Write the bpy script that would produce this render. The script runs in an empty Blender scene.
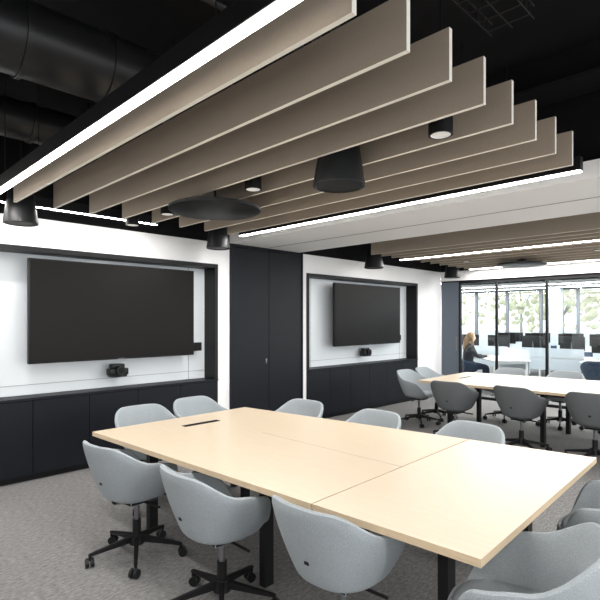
import bpy, bmesh, math, random
from mathutils import Vector, Matrix
random.seed(4)
S=bpy.context.scene
PI=math.pi
# ------------------------------------------------------------ materials
def newmat(name):
    m=bpy.data.materials.new(name); m.use_nodes=True
    nt=m.node_tree; return m,nt,nt.nodes['Principled BSDF']
def mat(name,col,rough=.5,metal=0,var=0,scale=20,bump=0,stretch=(1,1,1),emit=None,es=0,spec=.5):
    m,nt,b=newmat(name)
    b.inputs['Base Color'].default_value=(*col,1); b.inputs['Roughness'].default_value=rough
    b.inputs['Metallic'].default_value=metal; b.inputs['Specular IOR Level'].default_value=spec
    if emit: 
        b.inputs['Emission Color'].default_value=(*emit,1); b.inputs['Emission Strength'].default_value=es
    if var or bump:
        tc=nt.nodes.new('ShaderNodeTexCoord'); mp=nt.nodes.new('ShaderNodeMapping'); mp.inputs['Scale'].default_value=stretch
        n=nt.nodes.new('ShaderNodeTexNoise'); n.inputs['Scale'].default_value=scale; n.inputs['Detail'].default_value=6
        nt.links.new(tc.outputs['Object'],mp.inputs[0]); nt.links.new(mp.outputs[0],n.inputs['Vector'])
        if var:
            r=nt.nodes.new('ShaderNodeValToRGB'); r.color_ramp.elements[0].position=.3; r.color_ramp.elements[1].position=.7
            r.color_ramp.elements[0].color=(*[c*(1-var) for c in col],1); r.color_ramp.elements[1].color=(*[min(1,c*(1+var)) for c in col],1)
            nt.links.new(n.outputs['Fac'],r.inputs[0]); nt.links.new(r.outputs[0],b.inputs['Base Color'])
        if bump:
            bp=nt.nodes.new('ShaderNodeBump'); bp.inputs['Strength'].default_value=bump; bp.inputs['Distance'].default_value=.01
            nt.links.new(n.outputs['Fac'],bp.inputs['Height']); nt.links.new(bp.outputs[0],b.inputs['Normal'])
    return m
M={}
M['wall']=mat('wall_paint',(.86,.86,.86),.7,var=.01,scale=3)
M['soffit']=mat('white_soffit',(.93,.93,.93),.7)
M['ceil']=mat('black_ceiling',(.005,.005,.006),.85,var=.2,scale=5,spec=.2)
M['duct']=mat('black_duct',(.012,.012,.013),.38,var=.2,scale=8,spec=.4)
M['navy']=mat('navy_laminate',(.0045,.0058,.0095),.5,var=.1,scale=30,spec=.25)
M['doorgrey']=mat('door_blue_grey',(.09,.11,.14),.5)
M['gap']=mat('shadow_gap',(.001,.001,.001),.8,spec=.1)
M['black']=mat('black_metal',(.005,.005,.006),.5,spec=.3)
M['plast']=mat('black_plastic',(.008,.009,.010),.45,spec=.3)
M['screen']=mat('screen_glass',(.0075,.0065,.006),.35,spec=.12)
M['metalgrey']=mat('grey_metal',(.18,.18,.19),.4,metal=.6)
M['darkgrey']=mat('dark_grey_metal',(.05,.05,.055),.4,metal=.6)
M['panel']=mat('backpainted_glass',(.72,.76,.79),.15)
M['birch']=mat('birch_top',(.56,.465,.345),.33,var=.04,scale=6,stretch=(14,.8,5),spec=.5)
M['birche']=mat('birch_edge',(.55,.43,.29),.5,var=.1,scale=10,stretch=(1,1,30))
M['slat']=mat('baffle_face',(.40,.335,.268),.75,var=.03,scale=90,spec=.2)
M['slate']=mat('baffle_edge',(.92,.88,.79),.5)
M['fab']=mat('blue_grey_fabric',(.32,.352,.372),.9,var=.14,scale=220,bump=.3,spec=.2)
M['fabshade']=mat('shaded_fabric',(.11,.117,.122),.9,var=.1,scale=200,bump=.2,spec=.2)  # darker copy of the chair fabric, shadow side put into its colour
M['fabb']=mat('dark_blue_fabric',(.03,.05,.09),.9,var=.1,scale=200)
M['white']=mat('white_laminate',(.8,.8,.8),.35)
M['led']=mat('led_diffuser',(1,1,1),.5,emit=(1,.97,.93),es=18)
M['spotled']=mat('spot_lens',(.35,.35,.34),.3,emit=(1,.95,.88),es=.3)
M['skin']=mat('skin',(.62,.38,.27),.5)
M['hair']=mat('hair',(.26,.15,.07),.5,var=.3,scale=60,stretch=(1,1,.1))
M['sweater']=mat('sweater',(.03,.03,.035),.9,var=.2,scale=80)
M['jeans']=mat('jeans',(.02,.03,.06),.9,var=.2,scale=80)
M['lip']=mat('lips',(.45,.12,.1),.5)
M['leaf']=mat('foliage',(.66,.62,.43),.9,var=.2,scale=3)
M['bark']=mat('bark',(.38,.33,.28),.9)
M['ground']=mat('outside_paving',(.55,.55,.52),.9,var=.1,scale=2)
M['blind']=mat('pale_blue_column',(.55,.6,.65),.6)
M['mull']=mat('grey_mullion',(.16,.17,.19),.5)
# carpet
m,nt,b=newmat('carpet'); M['carpet']=m
b.inputs['Roughness'].default_value=.95; b.inputs['Specular IOR Level'].default_value=.1
tc=nt.nodes.new('ShaderNodeTexCoord')
mp=nt.nodes.new('ShaderNodeMapping'); mp.inputs['Scale'].default_value=(1,2.6,1)
n1=nt.nodes.new('ShaderNodeTexNoise'); n1.inputs['Scale'].default_value=24; n1.inputs['Detail'].default_value=9; n1.inputs['Roughness'].default_value=.8
n2=nt.nodes.new('ShaderNodeTexNoise'); n2.inputs['Scale'].default_value=220
r=nt.nodes.new('ShaderNodeValToRGB'); r.color_ramp.elements[0].position=.40; r.color_ramp.elements[1].position=.62
r.color_ramp.elements[0].color=(.135,.133,.131,1); r.color_ramp.elements[1].color=(.28,.275,.269,1)
bp=nt.nodes.new('ShaderNodeBump'); bp.inputs['Strength'].default_value=.4; bp.inputs['Distance'].default_value=.005
L=nt.links.new
L(tc.outputs['Object'],mp.inputs[0]);L(mp.outputs[0],n1.inputs['Vector']);L(tc.outputs['Object'],n2.inputs['Vector'])
L(n1.outputs['Fac'],r.inputs[0]);L(r.outputs[0],b.inputs['Base Color']);L(n2.outputs['Fac'],bp.inputs['Height']);L(bp.outputs[0],b.inputs['Normal'])
# thin glass
def glassmat(name,tint):
    m=bpy.data.materials.new(name); m.use_nodes=True; nt=m.node_tree; nt.nodes.clear()
    o=nt.nodes.new('ShaderNodeOutputMaterial'); t=nt.nodes.new('ShaderNodeBsdfTransparent'); g=nt.nodes.new('ShaderNodeBsdfGlossy'); g.inputs['Roughness'].default_value=.02
    t.inputs[0].default_value=tint
    mx=nt.nodes.new('ShaderNodeMixShader'); mx.inputs[0].default_value=.05
    nt.links.new(t.outputs[0],mx.inputs[1]);nt.links.new(g.outputs[0],mx.inputs[2]);nt.links.new(mx.outputs[0],o.inputs[0]); return m
M['glass']=glassmat('clear_glass',(.95,.98,.98,1)); M['solar']=glassmat('facade_glass',(.84,.88,.90,1))

# ------------------------------------------------------------ mesh builder
class B:
    def __init__(s): s.bm=bmesh.new(); s.mats=[]
    def mi(s,k):
        if k not in s.mats: s.mats.append(k)
        return s.mats.index(k)
    def box(s,x0,x1,y0,y1,z0,z1,k,bev=0,faces=None):
        T=bmesh.new(); r=bmesh.ops.create_cube(T,size=1)
        for v in T.verts: v.co=Vector(((x0+x1)/2+v.co.x*(x1-x0),(y0+y1)/2+v.co.y*(y1-y0),(z0+z1)/2+v.co.z*(z1-z0)))
        T.normal_update()
        for f in T.faces:
            f.material_index=s.mi(k)
            if faces:
                n=f.normal
                for d,kk in faces.items():
                    a={'x':0,'y':1,'z':2}[d[1]]; sg=1 if d[0]=='+' else -1
                    if n[a]*sg>.9: f.material_index=s.mi(kk)
        if bev: bmesh.ops.bevel(T,geom=T.edges[:],offset=bev,segments=2,affect='EDGES',profile=.5)
        s.merge(T)
    def merge(s,T,M4=None,smooth=False):
        if M4 is not None: bmesh.ops.transform(T,matrix=M4,verts=T.verts)
        vm={}
        for v in T.verts: vm[v]=s.bm.verts.new(v.co)
        for f in T.faces:
            try: nf=s.bm.faces.new([vm[v] for v in f.verts])
            except ValueError: continue
            nf.material_index=f.material_index; nf.smooth=f.smooth or smooth
        T.free()
    def mesh(s,me,k,smooth=True):
        T=bmesh.new(); T.from_mesh(me)
        for f in T.faces: f.material_index=s.mi(k)
        s.merge(T,None,smooth)
    def prism(s,pts,z0,z1,k,ke=None):
        lo=[s.bm.verts.new((x,y,z0)) for x,y in pts]; hi=[s.bm.verts.new((x,y,z1)) for x,y in pts]
        n=len(pts); f=s.bm.faces.new(hi); f.material_index=s.mi(k)
        f=s.bm.faces.new(lo[::-1]); f.material_index=s.mi(ke or k)
        for i in range(n):
            f=s.bm.faces.new([lo[i],lo[(i+1)%n],hi[(i+1)%n],hi[i]]); f.material_index=s.mi(ke or k)
    def tube(s,p0,p1,r0,k,r1=None,n=16,caps=True):
        r1=r0 if r1 is None else r1
        p0=Vector(p0);p1=Vector(p1);d=(p1-p0).normalized()
        u=d.orthogonal().normalized(); w=d.cross(u)
        A=[];Bv=[]
        for i in range(n):
            a=2*PI*i/n; c=u*math.cos(a)+w*math.sin(a)
            A.append(s.bm.verts.new(p0+c*r0)); Bv.append(s.bm.verts.new(p1+c*r1))
        for i in range(n):
            f=s.bm.faces.new([A[i],A[(i+1)%n],Bv[(i+1)%n],Bv[i]]); f.smooth=True; f.material_index=s.mi(k)
        if caps:
            f=s.bm.faces.new(A[::-1]); f.material_index=s.mi(k); f=s.bm.faces.new(Bv); f.material_index=s.mi(k)
    def lathe(s,cx,cy,prof,k,n=32,ks=None):
        rings=[]
        for r,z in prof:
            rings.append([s.bm.verts.new((cx+r*math.cos(2*PI*i/n),cy+r*math.sin(2*PI*i/n),z)) for i in range(n)])
        for j in range(len(rings)-1):
            kk=ks[j] if ks else k
            for i in range(n):
                f=s.bm.faces.new([rings[j][i],rings[j][(i+1)%n],rings[j+1][(i+1)%n],rings[j+1][i]]); f.smooth=True; f.material_index=s.mi(kk)
        f=s.bm.faces.new(rings[0][::-1]); f.material_index=s.mi(ks[0] if ks else k)
        f=s.bm.faces.new(rings[-1]); f.material_index=s.mi(ks[-1] if ks else k)
    def data(s,name):
        bmesh.ops.recalc_face_normals(s.bm,faces=s.bm.faces)
        me=bpy.data.meshes.new(name); s.bm.to_mesh(me); s.bm.free()
        for k in s.mats: me.materials.append(M[k])
        try: me.set_sharp_from_angle(angle=math.radians(40))
        except Exception: pass
        return me
    def done(s,name,parent=None):
        return put(name,s.data(name),parent=parent)
def put(name,me,loc=(0,0,0),rot=0,parent=None):
    o=bpy.data.objects.new(name,me); S.collection.objects.link(o)
    o.location=loc; o.rotation_euler=(0,0,rot)
    if parent: o.parent=parent
    return o
def one(name,*a,**k):
    b=B(); b.box(*a,**k); return b.done(name)
def bake(verts,faces,mods):
    me=bpy.data.meshes.new('t'); me.from_pydata(verts,[],faces); me.update()
    o=bpy.data.objects.new('t',me); S.collection.objects.link(o)
    for t,kw in mods:
        md=o.modifiers.new(t,t)
        for a,v in kw.items(): setattr(md,a,v)
    dg=bpy.context.evaluated_depsgraph_get(); r=bpy.data.meshes.new_from_object(o.evaluated_get(dg))
    bpy.data.objects.remove(o); return r

YW=5.38; YR=5.60; ZC=3.5; ZW=2.62; XG=9.7; XF=17.0
# ------------------------------------------------------------ room shell
one('floor',-3,XF+.1,-4,10.5,-.1,0,'carpet')
one('ceiling',-3,XG,-4,5.9,ZC,ZC+.15,'ceil')
F1=(1.05,3.84); F2=(5.52,8.70); zc0=.83; zt=2.33
for i,(a,c) in enumerate([(-3,F1[0]),(F1[1],4.04),(5.42,F2[0]),(F2[1],XG-.06)]): one('wall_back_pier_%d'%(i+1),a,c,YW,YR+.2,0,ZW,'wall')
for i,(a,c) in enumerate((F1,F2)):
    one('wall_back_header_%d'%(i+1),a,c,YW,YR+.2,zt,ZW,'wall'); one('wall_back_recess_%d'%(i+1),a,c,YR+.032,YR+.2,0,zt,'wall')
one('wall_back_upper',-3,XG-.06,YW,YR+.2,ZW,ZC,'ceil')
one('wall_back_door_recess',4.04,5.42,YR,YR+.2,0,ZW,'ceil')
one('wall_left',-3.1,-3,-4,5.8,0,ZC,'wall')
b=B()
b.box(-3,XG,-4.1,-4,0,.1,'black'); b.box(-3,XG,-4.1,-4,3.3,ZC,'wall')
for i in range(9): b.box(-3+i*1.58,-2.94+i*1.58,-4.1,-4,.1,3.3,'black')
b.done('unseen_daylight_opening')  # unseen glassless opening with mullions, added to let sky light fill the room
for i,(a,c) in enumerate([(-3,F1[0]),(F1[1],4.04),(F2[1],XG-.06)]):
    one('baseboard_back%s'%(['','_center','_right'][i]),a,c,YW-.012,YW,0,.07,'wall')

def screen_bay(a,c,tvx):
    b=B()
    b.box(a,c,YR,YR+.03,zc0,zt,'panel')
    for x in (a+.16,a+.32,c-.30): b.box(x,x+.005,YR-.002,YR,zc0,zt,'metalgrey')
    b.box(a,c,YR-.004,YR,zc0+.10,zc0+.104,'metalgrey')
    b.done('wall_panel')
    b=B(); t=.05
    b.box(a,a+t,YW-.02,YR,zc0,zt,'black'); b.box(c-t,c,YW-.02,YR,zc0,zt,'black')
    b.box(a+t,c-t,YW-.02,YR,zt-t,zt,'black')
    b.done('recess_frame')
    b=B(); n=5 if c-a<3 else 6; w=(c-a)/n
    b.box(a+.002,c-.002,YW+.03,YR-.002,0,.06,'black')
    b.box(a+.002,c-.002,YW+.01,YR-.002,.06,zc0-.025,'gap')
    b.box(a+.002,c-.002,YW-.03,YR-.002,zc0-.025,zc0-.001,'navy')
    for i in range(n): b.box(a+i*w+.003,a+(i+1)*w-.003,YW-.02,YW+.01,.065,zc0-.03,'navy')
    b.done('low_cabinet')
    b=B(); x0,x1=tvx-.955,tvx+.955; z0,z1=1.16,2.22
    b.box(x0,x1,YW+.0,YW+.05,z0,z1,'plast',.004)
    b.box(x0+.012,x1-.012,YW-.003,YW+.001,z0+.018,z1-.012,'screen')
    b.box(tvx-.3,tvx+.3,YW+.05,YR-.001,z0+.3,z1-.3,'black')
    b.box(tvx-.04,tvx+.04,YW-.006,YW,z0+.004,z0+.012,'metalgrey')
    b.done('wall_mounted_television')
    b=B(); cx=tvx+.0; cy=YW+.10
    b.box(cx-.09,cx+.09,cy-.06,cy+.06,.955,.975,'plast',.004)
    b.box(cx-.012,cx+.012,cy+.03,YR-.001,.958,.972,'plast')
    b.box(cx-.11,cx+.11,cy-.06,cy+.05,.975,1.05,'plast',.012)
    b.tube((cx,cy-.10,1.03),(cx,cy-.02,1.03),.05,'plast',n=24)
    b.tube((cx,cy-.104,1.03),(cx,cy-.10,1.03),.032,'screen',n=24)
    b.box(cx-.08,cx+.08,cy-.03,cy+.05,1.05,1.10,'plast',.012)
    b.done('conference_camera')
    b=B(); b.box(tvx+.99,tvx+1.14,YW+.1,YW+.14,1.2,1.31,'plast',.006); b.box(tvx+1.0,tvx+1.13,YW+.097,YW+.1,1.21,1.30,'screen'); b.box(tvx+1.05,tvx+1.09,YW+.14,YR-.001,1.23,1.27,'plast'); b.done('control_touch_panel')
screen_bay(*F1,2.53); screen_bay(*F2,7.15)
b=B(); a,c=4.042,5.418
b.box(a,c,YW+.02,YR-.002,0.001,ZW-.002,'gap')
b.box(a,a+.03,YW-.03,YW+.02,0,ZW-.002,'navy'); b.box(c-.03,c,YW-.03,YW+.02,0,ZW-.002,'navy'); b.box(a+.03,c-.03,YW-.03,YW+.02,ZW-.03,ZW-.002,'navy')
mx=(a+c)/2
b.box(a+.035,mx-.004,YW-.02,YW+.02,.01,ZW-.035,'navy'); b.box(mx+.004,c-.035,YW-.02,YW+.02,.01,ZW-.035,'navy')
b.box(mx-.07,mx-.04,YW-.026,YW-.02,.98,1.05,'metalgrey',.002)
b.done('door_1')
b=B(); b.box(4.04,5.36,-4,YW-.001,2.63,2.76,'soffit'); b.box(4.2,5.2,-4,YW-.001,2.76,ZC,'ceil')
b.box(4.69,4.70,-4,YW-.05,2.627,2.63,'metalgrey'); b.done('ceiling_bulkhead')

# ------------------------------------------------------------ baffles & lights
def baffle(x,y0=1.02,y1=4.7,z0=2.6,h=.22):
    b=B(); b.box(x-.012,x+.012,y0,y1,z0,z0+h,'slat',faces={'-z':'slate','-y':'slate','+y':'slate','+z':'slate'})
    for y in (y0+.6,y1-.6): b.tube((x,y,z0+h-.01),(x,y,ZC),.003,'black',n=6)
    b.done('ceiling_baffle')
for i in range(8): baffle(1.27+.32*i)
for x in (6.15,6.42,6.69,6.94,7.25,7.57,7.89,8.21,8.53,8.85,9.15): baffle(x,.6,4.6)
def linlight(x0,y0,x1,y1,z=2.6,w=.046,h=.10,power=54):
    b=B(); l=math.hypot(x1-x0,y1-y0)
    if abs(x1-x0)<1e-6:
        b.box(x0-w/2-.006,x0+w/2+.006,y0,y1,z+.008,z+h,'black'); b.box(x0-w/2,x0+w/2,y0+.004,y1-.004,z,z+.012,'led')
        for y in (y0+.5,y1-.5): b.tube((x0,y,z+h-.01),(x0,y,ZC),.003,'black',n=6)
        sx,sy=w,l
    else:
        b.box(x0,x1,y0-w/2-.006,y0+w/2+.006,z+.008,z+h,'black'); b.box(x0+.004,x1-.004,y0-w/2,y0+w/2,z,z+.012,'led')
        for x in (x0+.4,x1-.4): b.tube((x,y0,z+h-.01),(x,y0,ZC),.003,'black',n=6)
        sx,sy=l,w
    o=b.done('linear_pendant_light')
    ld=bpy.data.lights.new('lamp','AREA'); ld.shape='RECTANGLE'; ld.size=sx; ld.size_y=sy; ld.energy=power; ld.color=(1,.97,.94)
    lo=bpy.data.objects.new('lamp',ld); S.collection.objects.link(lo); lo.location=((x0+x1)/2,(y0+y1)/2,z-.003); lo.parent=o
linlight(1.08,1.02,1.08,4.75); linlight(3.70,1.02,3.70,4.7)
linlight(7.08,.6,7.08,4.7); linlight(9.38,.6,9.38,4.6)
linlight(-.9,5.06,2.8,5.06,z=2.66,w=.026,power=22)
linlight(-1.5,-3,-1.5,3.5); linlight(1.08,-3.5,1.08,-.2); linlight(3.7,-3.5,3.7,-.2); linlight(7.08,-3.5,7.08,-.2)  # unseen pendants added out of view to brighten the room

def spot(x,y,z0=2.6):
    b=B(); b.lathe(x,y,[(.050,z0+.012),(.052,z0),(.064,z0),(.064,z0+.13),(.01,z0+.135)],'black',ks=['spotled','black','black','black','black'])
    b.tube((x,y,z0+.13),(x,y,ZC),.006,'black',n=8); b.done('ceiling_spotlight')
for y in (1.34,2.90,4.15): spot(2.40,y,2.585)
spot(2.4,4.85,2.58)
for x,y in ((8.05,2.0),(8.05,4.0)): spot(x,y)
def speaker(x,y,z0=2.44,r=.155):
    b=B(); b.lathe(x,y,[(r-.02,z0+.008),(r-.012,z0),(r,z0+.004),(r,z0+.02),(r*.80,z0+.22),(r*.76,z0+.27),(r*.68,z0+.295),(.02,z0+.30)],'plast',n=40)
    b.tube((x,y,z0+.29),(x,y,ZC),.008,'black',n=8); b.done('pendant_speaker')
speaker(2.39,2.04,r=.165)
speaker(1.36,4.86,2.45,.14); speaker(3.50,4.88,2.45,.14); speaker(6.55,4.85); speaker(9.15,4.85); speaker(7.73,1.1,r=.14)
def disc(x,y,z0=2.5,r=.38):
    b=B(); b.lathe(x,y,[(r-.02,z0),(r,z0+.01),(r,z0+.03),(r-.03,z0+.04),(.09,z0+.05),(.07,z0+.09),(.02,z0+.1)],'plast',n=48)
    b.tube((x,y,z0+.09),(x,y,ZC),.01,'black',n=8); b.done('ceiling_microphone_disc')
disc(2.42,3.42); disc(8.37,3.2)
def duct(p0,p1,r,step=.45):
    b=B(); p0=Vector(p0);p1=Vector(p1); b.tube(p0,p1,r,'duct',n=28); d=(p1-p0); n=int(d.length/step)
    for i in range(1,n):
        q=p0+d*i/n; e=d.normalized()*.015; b.tube(q-e,q+e,r+.012,'duct',n=28)
        if i%3==1: b.box(q.x-.01,q.x+.01,q.y-.01,q.y+.01,q.z+r-.02,ZC,'duct')
    b.done('ventilation_duct')
duct((-2.9,3.0,3.14),(4.1,3.0,3.14),.20); duct((-2.9,4.4,3.2),(4.1,4.4,3.2),.15); duct((.35,-3,3.2),(.35,2.6,3.2),.16)
duct((5.5,3.6,3.2),(9.6,3.6,3.2),.18)
b=B()
for y in (1.9,2.05,2.2,5.1): b.tube((-2.9,y,3.3),(4.1,y,3.3),.025,'duct',n=10)
for x in (-1,1,3): b.box(x-.015,x+.015,1.8,2.3,3.33,ZC,'duct'); b.box(x-.015,x+.015,5.08,5.12,3.32,ZC,'duct')
b.done('ceiling_pipes')
b=B()
for x in (-.2,3.9): b.box(x-.09,x+.09,-3.5,YW-.01,3.28,ZC,'ceil'); b.box(x-.16,x+.16,-3.5,YW-.01,3.26,3.285,'duct')
b.done('ceiling_steel_beams')
b=B()
ya,yb=.86,1.06; xa,xb=1.75,2.4
for y in (ya,(ya+yb)/2,yb): b.tube((xa,y,3.0),(xb,y,3.0),.003,'duct',n=6)
for y in (ya,yb): b.tube((xa,y,3.06),(xb,y,3.06),.004,'duct',n=6)
for i in range(7):
    x=xa+i*.1; b.tube((x,ya,3.0),(x,yb,3.0),.003,'duct',n=6)
    for y in (ya,yb): b.tube((x,y,3.0),(x,y,3.06),.003,'duct',n=6)
for x in (xa+.1,xb-.1): 
    for y in (ya,yb): b.tube((x,y,3.0),(x,y,ZC-.001),.004,'duct',n=6)
b.done('cable_tray')

# ------------------------------------------------------------ tables
def table(name,c,slot,lines):
    b=B(); z1=.74; z0=.708
    ctr=Vector((sum(p[0] for p in c)/4,sum(p[1] for p in c)/4))
    FL,FR,NR,NL=[Vector(p) for p in c]
    def L2(a,bb,t): return a+(bb-a)*t
    ts=[0]+lines+[1]
    for i in range(len(ts)-1):
        e0=.0012 if i else 0; e1=.0012 if i<len(ts)-2 else 0
        a=L2(FL,NL,ts[i]+e0); d=L2(FR,NR,ts[i]+e0); e=L2(FR,NR,ts[i+1]-e1); f=L2(FL,NL,ts[i+1]-e1)
        b.prism([tuple(f),tuple(e),tuple(d),tuple(a)],z0,z1,'birch','birche')
    cx=lambda y:(L2(FL,NL,(FL.y-y)/(FL.y-NL.y)).x+L2(FR,NR,(FR.y-y)/(FR.y-NR.y)).x)/2
    yA,yB=FL.y-.95,FL.y-2.2
    b.box(cx((yA+yB)/2)-.003,cx((yA+yB)/2)+.003,yB,yA,z1-.001,z1+.0006,'slat')
    if slot:
        x,y=slot; b.box(x-.17,x+.17,y-.028,y+.028,z1,z1+.003,'black'); b.box(x-.155,x+.155,y-.018,y+.018,z1+.003,z1+.004,'gap')
    for t in (.11,.52,.90):
        a=L2(L2(FL,NL,t),L2(FR,NR,t),.2); d=L2(L2(FL,NL,t),L2(FR,NR,t),.8)
        for p in (a,d):
            b.box(p.x-.035,p.x+.035,p.y-.025,p.y+.025,.0,.67,'black')
        b.box(a.x-.05,d.x+.05,a.y-.025,a.y+.025,.66,z0,'black')
    x=ctr.x; b.box(x-.2,x+.2,ctr.y-.9,ctr.y+.9,.60,.62,'black'); b.box(x-.2,x-.19,ctr.y-.9,ctr.y+.9,.62,z0,'black'); b.box(x+.19,x+.2,ctr.y-.9,ctr.y+.9,.62,z0,'black')
    return b.done(name)
table('conference_table',[(1.57,3.83),(3.08,3.85),(3.50,.88),(1.72,.80)],(2.34,3.5),[.735])
table('conference_table',[(6.22,3.83),(7.75,3.85),(8.1,.80),(6.30,.80)],(7.0,3.5),[.735])

# ------------------------------------------------------------ swivel tub chair
def sm(a,b_,x):
    t=max(0,min(1,(x-a)/(b_-a))); return t*t*(3-2*t)
def shell_mesh():
    NT=48; prof=[0,.25,.5,.72,.86,.95,1.0,1.1,1.25,1.45,1.65,1.85,2.0]
    V=[];Fc=[]
    for j,t in enumerate(prof):
        for i in range(NT):
            th=2*PI*i/NT
            a=abs(math.degrees(th if th<=PI else th-2*PI))
            H=.81-.125*sm(30,78,a)-.03*sm(78,112,a)-.20*sm(112,150,a)
            c,s=-math.cos(th),math.sin(th); e=2.6
            k=(abs(c)**e+abs(s)**e)**(-1/e)
            bx,by=.20*k*c,.185*k*s
            wall=max(0,H-.445)
            if t<=1:
                q=t; z=.405+.045*q**3; x,y=bx*q,by*q
                if t==0: x,y=0,0
            else:
                q=(t-1); fl=(1-(1-q)**1.8)
                out=.055*min(1,wall/.2)*fl+.048*q*min(1,wall/.35)
                if a>118: out+=.04*q*sm(118,150,a)
                x=bx+out*c*k*(1.1 if a<70 else .8); y=by+out*s*k*1.08
                x+=.015*fl if a>150 else 0
                z=.45+wall*q
            V.append((x,y,z))
    for j in range(len(prof)-1):
        for i in range(NT):
            i2=(i+1)%NT
            if j==0: Fc.append((0,NT+i2,NT+i))
            else: Fc.append((j*NT+i,j*NT+i2,(j+1)*NT+i2,(j+1)*NT+i))
    used=[0]+list(range(NT,len(V))); mp={o:n for n,o in enumerate(used)}
    V=[V[o] for o in used]; Fc=[tuple(mp[x] for x in f) for f in Fc]
    return bake(V,Fc,[('SOLIDIFY',dict(thickness=.032,offset=0)),('SUBSURF',dict(levels=1,render_levels=1))])
def pad_mesh():
    V=[];Fc=[];N=36
    rings=[(.0,.0),(.6,.0),(.93,.006),(1.0,.02),(.97,.036),(.8,.046),(.4,.05),(0,.05)]
    for r,z in rings:
        for i in range(N):
            a=2*PI*i/N; c,s=math.cos(a),math.sin(a); k=(abs(c)**3+abs(s)**3)**(-1/3)
            V.append((.21*r*k*c+.02,.195*r*k*s,.452+z))
    for j in range(len(rings)-1):
        for i in range(N): Fc.append((j*N+i,j*N+(i+1)%N,(j+1)*N+(i+1)%N,(j+1)*N+i))
    return bake(V,Fc,[('WELD',dict(merge_threshold=.0005)),('SUBSURF',dict(levels=1,render_levels=1))])
SH=shell_mesh(); PD=pad_mesh()
def chair_data(kf):
    b=B(); b.mesh(SH,kf); b.mesh(PD,kf)
    b.box(-.262,-.250,-.012,.012,.545,.56,'black')
    b.box(-.10,.10,-.09,.09,.375,.40,'black',.004)
    b.tube((.0,-.09,.385),(.02,-.23,.375),.008,'black',n=8)
    b.tube((0,0,.24),(0,0,.38),.018,'metalgrey',n=16); b.tube((0,0,.10),(0,0,.25),.028,'black',n=20); b.tube((0,0,.085),(0,0,.15),.05,'black',.036,n=20)
    for i in range(5):
        a=2*PI*i/5+.35; c,s=math.cos(a),math.sin(a)
        T=bmesh.new(); bmesh.ops.create_cube(T,size=1)
        for v in T.verts:
            out=v.co.x>0; w=.032 if not out else .022
            hz=(.115+(.03 if v.co.z>0 else -.015)) if not out else (.078+(.012 if v.co.z>0 else -.006))
            v.co=Vector((.31 if out else .03,v.co.y*2*w/2,hz))
        bmesh.ops.bevel(T,geom=T.edges[:],offset=.004,segments=2,affect='EDGES')
        for f in T.faces: f.material_index=b.mi('black')
        b.merge(T,Matrix.Rotation(a,4,'Z'))
        px,py=.30*c,.30*s
        b.tube((px,py,.05),(px,py,.08),.009,'black',n=8)
        tw=a+1.1+i; tx,ty=math.cos(tw),math.sin(tw); qx,qy=px-ty*.012,py+tx*.012
        for sg in (-1,1):
            b.tube((qx+tx*.006*sg,qy+ty*.006*sg,.028),(qx+tx*.026*sg,qy+ty*.026*sg,.028),.028,'plast',n=18)
        b.tube((qx-tx*.022,qy-ty*.022,.05),(qx+tx*.022,qy+ty*.022,.05),.012,'plast',n=10)
    return b.data('swivel_chair')
CH=chair_data('fab'); CHSHADE=chair_data('fabshade'); CHB=chair_data('fabb')
D=math.radians
def chair(x,y,deg,me=CH,name='swivel_armchair'): put(name,me,(x,y,0),D(deg))
for x,y,a in [(1.60,3.17,6),(1.66,2.28,-3),(1.79,1.50,2)]: chair(x,y,a)
for x,y,a in [(3.22,3.38,182),(3.26,2.55,178),(3.36,1.74,176)]: chair(x,y,a)
for x,y,a in [(2.17,4.0,-92),(2.80,4.08,-86)]: chair(x,y,a)
for x,y,a in [(1.94,.77,106),(3.04,.70,100)]: chair(x,y,a)
for x,y,a in [(6.12,3.2,4),(6.22,2.38,-5),(6.30,1.60,3),(6.3,.9,3)]: chair(x,y,a,CHSHADE)
for x,y,a in [(7.95,3.3,180),(8.02,2.5,176),(8.1,1.7,180)]: chair(x,y,a)
for x,y,a in [(6.72,4.12,-90),(7.3,4.15,-86)]: chair(x,y,a)

# ------------------------------------------------------------ glass partition
ZG=2.40
b=B()
b.box(XG-.03,XG+.03,-4,4.98,ZG-.05,ZG,'black'); b.box(XG-.03,XG+.03,-4,4.98,0,.05,'black')
for y in (4.96,4.19,3.25,2.2,1.15,.1,-.95,-2,-3.05): b.box(XG-.03,XG+.03,y-.02,y+.02,.05,ZG-.05,'black')
b.box(XG-.006,XG+.006,-4,4.94,.05,ZG-.05,'glass')
b.done('glass_partition')
b=B(); b.box(XG-.025,XG+.025,4.985,YW,.005,ZG-.002,'doorgrey'); b.box(XG-.035,XG-.025,5.02,5.05,.95,1.25,'metalgrey'); b.done('door_2')
b=B(); b.box(XG-.05,XG+.05,-4,YW,ZG,ZC,'ceil'); b.box(XG-.055,XG-.05,-4,YW,ZG+.02,ZW,'wall'); b.done('wall_right')
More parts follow.
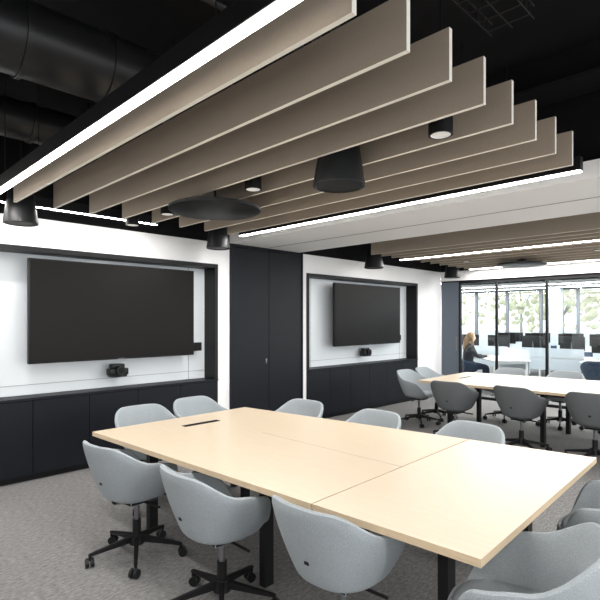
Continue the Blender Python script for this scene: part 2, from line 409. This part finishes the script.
# ------------------------------------------------------------ open office
one('ceiling_office',XG+.05,XF,-4,10.5,2.85,2.95,'ceil')
one('wall_office_back',XG-.5,XF,10.5,10.6,0,3,'wall')
one('wall_office_side',XG-.05,XG+.05,5.8,10.5,0,3,'wall')
b=B(); y=-4
b.box(XF,XF+.12,-4,10.5,0,.25,'wall'); b.box(XF,XF+.12,-4,10.5,2.62,2.95,'wall')
b.box(XF,XF+.12,-4,10.5,.25,.31,'mull'); b.box(XF,XF+.12,-4,10.5,2.56,2.62,'mull')
while y<10.5:
    b.box(XF,XF+.12,y-.04,y+.04,.3,2.6,'mull'); y+=1.1
b.box(XF+.05,XF+.06,-4,10.5,.3,2.6,'solar')
b.done('window_2')
for x,y in ((13.5,7.5),(16.68,5.35),(13.5,.38)):
    b=B(); b.box(x-.18,x+.18,y-.18,y+.18,0,2.85,'blind',.01); b.done('office_column')
for x in (11.0,12.3,14.7,16.3):
    b=B(); b.box(x-.05,x+.05,-3,9.5,2.60,2.68,'white'); b.box(x-.04,x+.04,-3,9.5,2.592,2.60,'led')
    for yy in (-2,1,4,7): b.tube((x,yy,2.68),(x,yy,2.848),.005,'black',n=6)
    o=b.done('office_linear_light')
    ld=bpy.data.lights.new('lamp','AREA'); ld.shape='RECTANGLE'; ld.size=.08; ld.size_y=12; ld.energy=190
    lo=bpy.data.objects.new('lamp',ld); S.collection.objects.link(lo); lo.location=(x,3.25,2.588); lo.parent=o
def desk_data():
    b=B(); b.box(-.4,.4,-.8,.8,.715,.74,'white',.003)
    for sy in (-.72,.72):
        for sx in (-.34,.34): b.box(sx-.02,sx+.02,sy-.02,sy+.02,0,.715,'white')
        b.box(-.34,.34,sy-.015,sy+.015,.66,.70,'white')
    b.box(.385,.4,-.75,.75,.45,.95,'blind')
    return b.data('desk')
def mon_data():
    b=B(); b.box(-.012,.012,-.28,.28,.16,.48,'plast',.004); b.box(-.016,-.012,-.27,.27,.17,.47,'screen')
    b.box(-.09,.09,-.11,.11,0,.01,'metalgrey'); b.tube((.03,0,.01),(.03,0,.34),.014,'metalgrey',n=10); b.box(0,.04,-.04,.04,.28,.36,'plast'); return b.data('monitor')
DK=desk_data(); MN=mon_data()
for x in (12.1,15.1):
    for j,y in enumerate((-1.0,.68,2.36,4.04,5.72)):
        for sd in (0,1):
            if x<13 and sd==0 and y>4: continue
            xx=x+(.41 if sd else -.41); r=PI if sd else 0
            put('office_desk',DK,(xx,y,0),r)
            for dy in (-.4,.4): put('computer_monitor',MN,(xx+(-.14 if sd else .14),y+dy+random.uniform(-.04,.04),.741),r+random.uniform(-.2,.2))
            for dy in (-.4,.4):
                if random.random()<.7: put('office_swivel_chair',CHB,(x+(1.1 if sd else -1.1),y+dy,0),(PI if sd else 0)+random.uniform(-.3,.3))
# ------------------------------------------------------------ seated woman
def skinmesh(V,E,R,lv=2):
    me=bpy.data.meshes.new('s'); me.from_pydata(V,E,[]); o=bpy.data.objects.new('s',me); S.collection.objects.link(o)
    md=o.modifiers.new('k','SKIN'); md.use_smooth_shade=True
    for i,r in enumerate(R):
        rr=r if isinstance(r,tuple) else (r,r); me.skin_vertices[0].data[i].radius=rr
    me.skin_vertices[0].data[0].use_root=True
    o.modifiers.new('b','SUBSURF').levels=lv
    dg=bpy.context.evaluated_depsgraph_get(); r=bpy.data.meshes.new_from_object(o.evaluated_get(dg)); bpy.data.objects.remove(o); return r
def ball(b,c,s,k,seg=24,fn=None):
    T=bmesh.new(); bmesh.ops.create_uvsphere(T,u_segments=seg,v_segments=16,radius=1)
    for v in T.verts:
        p=Vector(v.co)
        if fn: p=fn(p)
        v.co=Vector((c[0]+p.x*s[0],c[1]+p.y*s[1],c[2]+p.z*s[2]))
    for f in T.faces: f.material_index=b.mi(k); f.smooth=True
    b.merge(T)
b=B()
V=[(0,0,.56),(.01,0,.70),(.03,0,.86),(.05,0,1.0),(.06,0,1.07),
   (.05,.09,1.02),(.05,.165,.99),(.12,.20,.83),(.17,.21,.74+.04),(.30,.17,.79),(.40,.13,.785),
   (.05,-.09,1.02),(.05,-.165,.99),(.12,-.20,.83),(.17,-.21,.78),(.30,-.17,.79),(.40,-.13,.785)]
E=[(0,1),(1,2),(2,3),(3,4),(3,5),(5,6),(6,7),(7,8),(8,9),(9,10),(3,11),(11,12),(12,13),(13,14),(14,15),(15,16)]
R=[(.13,.16),(.105,.125),(.11,.14),(.10,.13),.05,.07,.055,.048,.042,.038,.032,.07,.055,.048,.042,.038,.032]
b.mesh(skinmesh(V,E,R),'sweater')
V=[(0,0,.56),(.0,.09,.555),(.22,.10,.56),(.42,.11,.54),(.45,.11,.32),(.44,.11,.12),(.0,-.09,.555),(.22,-.10,.56),(.42,-.11,.54),(.40,-.11,.32),(.36,-.11,.12)]
E=[(0,1),(1,2),(2,3),(3,4),(4,5),(0,6),(6,7),(7,8),(8,9),(9,10)]
b.mesh(skinmesh(V,E,[.12,.10,.085,.062,.052,.04,.10,.085,.062,.052,.04]),'jeans')
for sx,sy in ((.44,.11),(.36,-.11)):
    b.mesh(skinmesh([(sx,sy,.10),(sx+.02,sy,.05),(sx+.12,sy,.035),(sx+.19,sy,.03)],[(0,1),(1,2),(2,3)],[.042,.045,.035,.024]),'black')
b.mesh(skinmesh([(.06,0,1.03),(.07,0,1.09),(.085,0,1.14)],[(0,1),(1,2)],[.055,.048,.05]),'skin')
def headf(p):
    q=Vector(p)
    if q.z<0: q.x*=1-.15*abs(q.z); q.y*=1-.42*q.z*q.z; 
    if q.x>0: q.x=q.x*.92
    n=math.exp(-((q.y/.16)**2+((q.z+.12)/.22)**2)); 
    if p.x>0: q.x+=.22*n
    e=math.exp(-(((abs(q.y)-.38)/.2)**2+((q.z-.06)/.14)**2))
    if p.x>0: q.x-=.10*e
    return q
ball(b,(.10,0,1.20),(.088,.072,.112),'skin',40,headf)
for s in (-1,1):
    ball(b,(.165,s*.028,1.208),(.012,.013,.009),'white',12); ball(b,(.174,s*.028,1.208),(.005,.007,.007),'black',10)
    ball(b,(.10,s*.073,1.19),(.018,.008,.028),'skin',12)
    y=s*.13
    b.mesh(skinmesh([(.39,y,.785),(.43,y*.98,.782),(.48,y*.96,.775)],[(0,1),(1,2)],[(.026,.018),(.034,.016),(.036,.014)],1),'skin')
    for q,l in enumerate((.062,.075,.07,.054)):
        fy=y*.96+s*(-.027+q*.018)
        b.mesh(skinmesh([(.475,fy,.777),(.49+l*.4,fy,.785),(.49+l*.8,fy,.772),(.49+l,fy,.757)],[(0,1),(1,2),(2,3)],[.009,.0085,.008,.007],1),'skin')
    b.mesh(skinmesh([(.43,y-s*.03,.778),(.46,y-s*.055,.772),(.49,y-s*.06,.765)],[(0,1),(1,2)],[.012,.010,.008],1),'skin')
ball(b,(.176,0,1.155),(.008,.022,.008),'lip',12)
def hairf(p):
    q=Vector(p)
    if q.x>.35 and q.z<.45: q.x=.35+(q.x-.35)*.1
    return q
ball(b,(.075,0,1.225),(.105,.090,.112),'hair',32,hairf)
for s in (-1,1):
    b.mesh(skinmesh([(.07,s*.045,1.26),(.085,s*.080,1.18),(.08,s*.088,1.08),(.10,s*.095,.98),(.115,s*.09,.90)],[(0,1),(1,2),(2,3),(3,4)],[.03,.028,.03,.032,.014]),'hair')
b.mesh(skinmesh([(.02,0,1.24),(-.015,0,1.12),(-.035,0,1.0),(-.06,0,.90)],[(0,1),(1,2),(2,3)],[(.05,.07),(.045,.08),(.04,.085),(.02,.05)]),'hair')
o=b.done('seated_woman'); o.location=(10.70,5.30,-.005); o.rotation_euler=(0,0,D(-45))
put('office_swivel_chair',CHB,(10.67,5.33,0),D(-45))
put('office_desk',DK,(10.70+.68*.707,5.30-.68*.707,0),D(-45))

# ------------------------------------------------------------ outside
one('ground_outside',XF+.2,90,-50,80,-.4,-.3,'ground')
for i,(x,y,h) in enumerate([(40,2,6),(44,7,7),(39,12,6),(47,18,8),(45,-3,6),(42,24,7),(50,12,8)]):
    b=B(); b.tube((x,y,-.3),(x,y,h*.6),.14,'bark',.08)
    for k in range(6):
        a=random.uniform(0,6.28); b.tube((x,y,h*.3),(x+math.cos(a)*1.6,y+math.sin(a)*1.6,h*.7),.06,'bark',.02,n=8)
    for k in range(150):
        T=bmesh.new(); bmesh.ops.create_icosphere(T,subdivisions=1,radius=random.uniform(.12,.34))
        c=Vector((x+random.gauss(0,1.4),y+random.gauss(0,1.8),h*.55+random.gauss(0,h*.2)))
        for v in T.verts: v.co=v.co*(1+random.uniform(-.4,.4))+c
        for f in T.faces: f.material_index=b.mi('leaf')
        b.merge(T)
    b.done('deciduous_tree')

# ------------------------------------------------------------ world, camera
w=bpy.data.worlds.new('World'); S.world=w; w.use_nodes=True
bg=w.node_tree.nodes['Background']; bg.inputs[0].default_value=(.95,.975,1,1); bg.inputs[1].default_value=2.6
S.view_settings.view_transform='Standard'; S.view_settings.look='None'; S.view_settings.exposure=.28
cam=bpy.data.cameras.new('camera'); co=bpy.data.objects.new('camera',cam); S.collection.objects.link(co)
co.location=(0,0,1.6); co.rotation_euler=(PI/2,0,-PI/4); cam.lens=36*496/600; cam.sensor_width=36; cam.shift_y=20/600; cam.clip_start=.05; cam.clip_end=200
S.camera=co
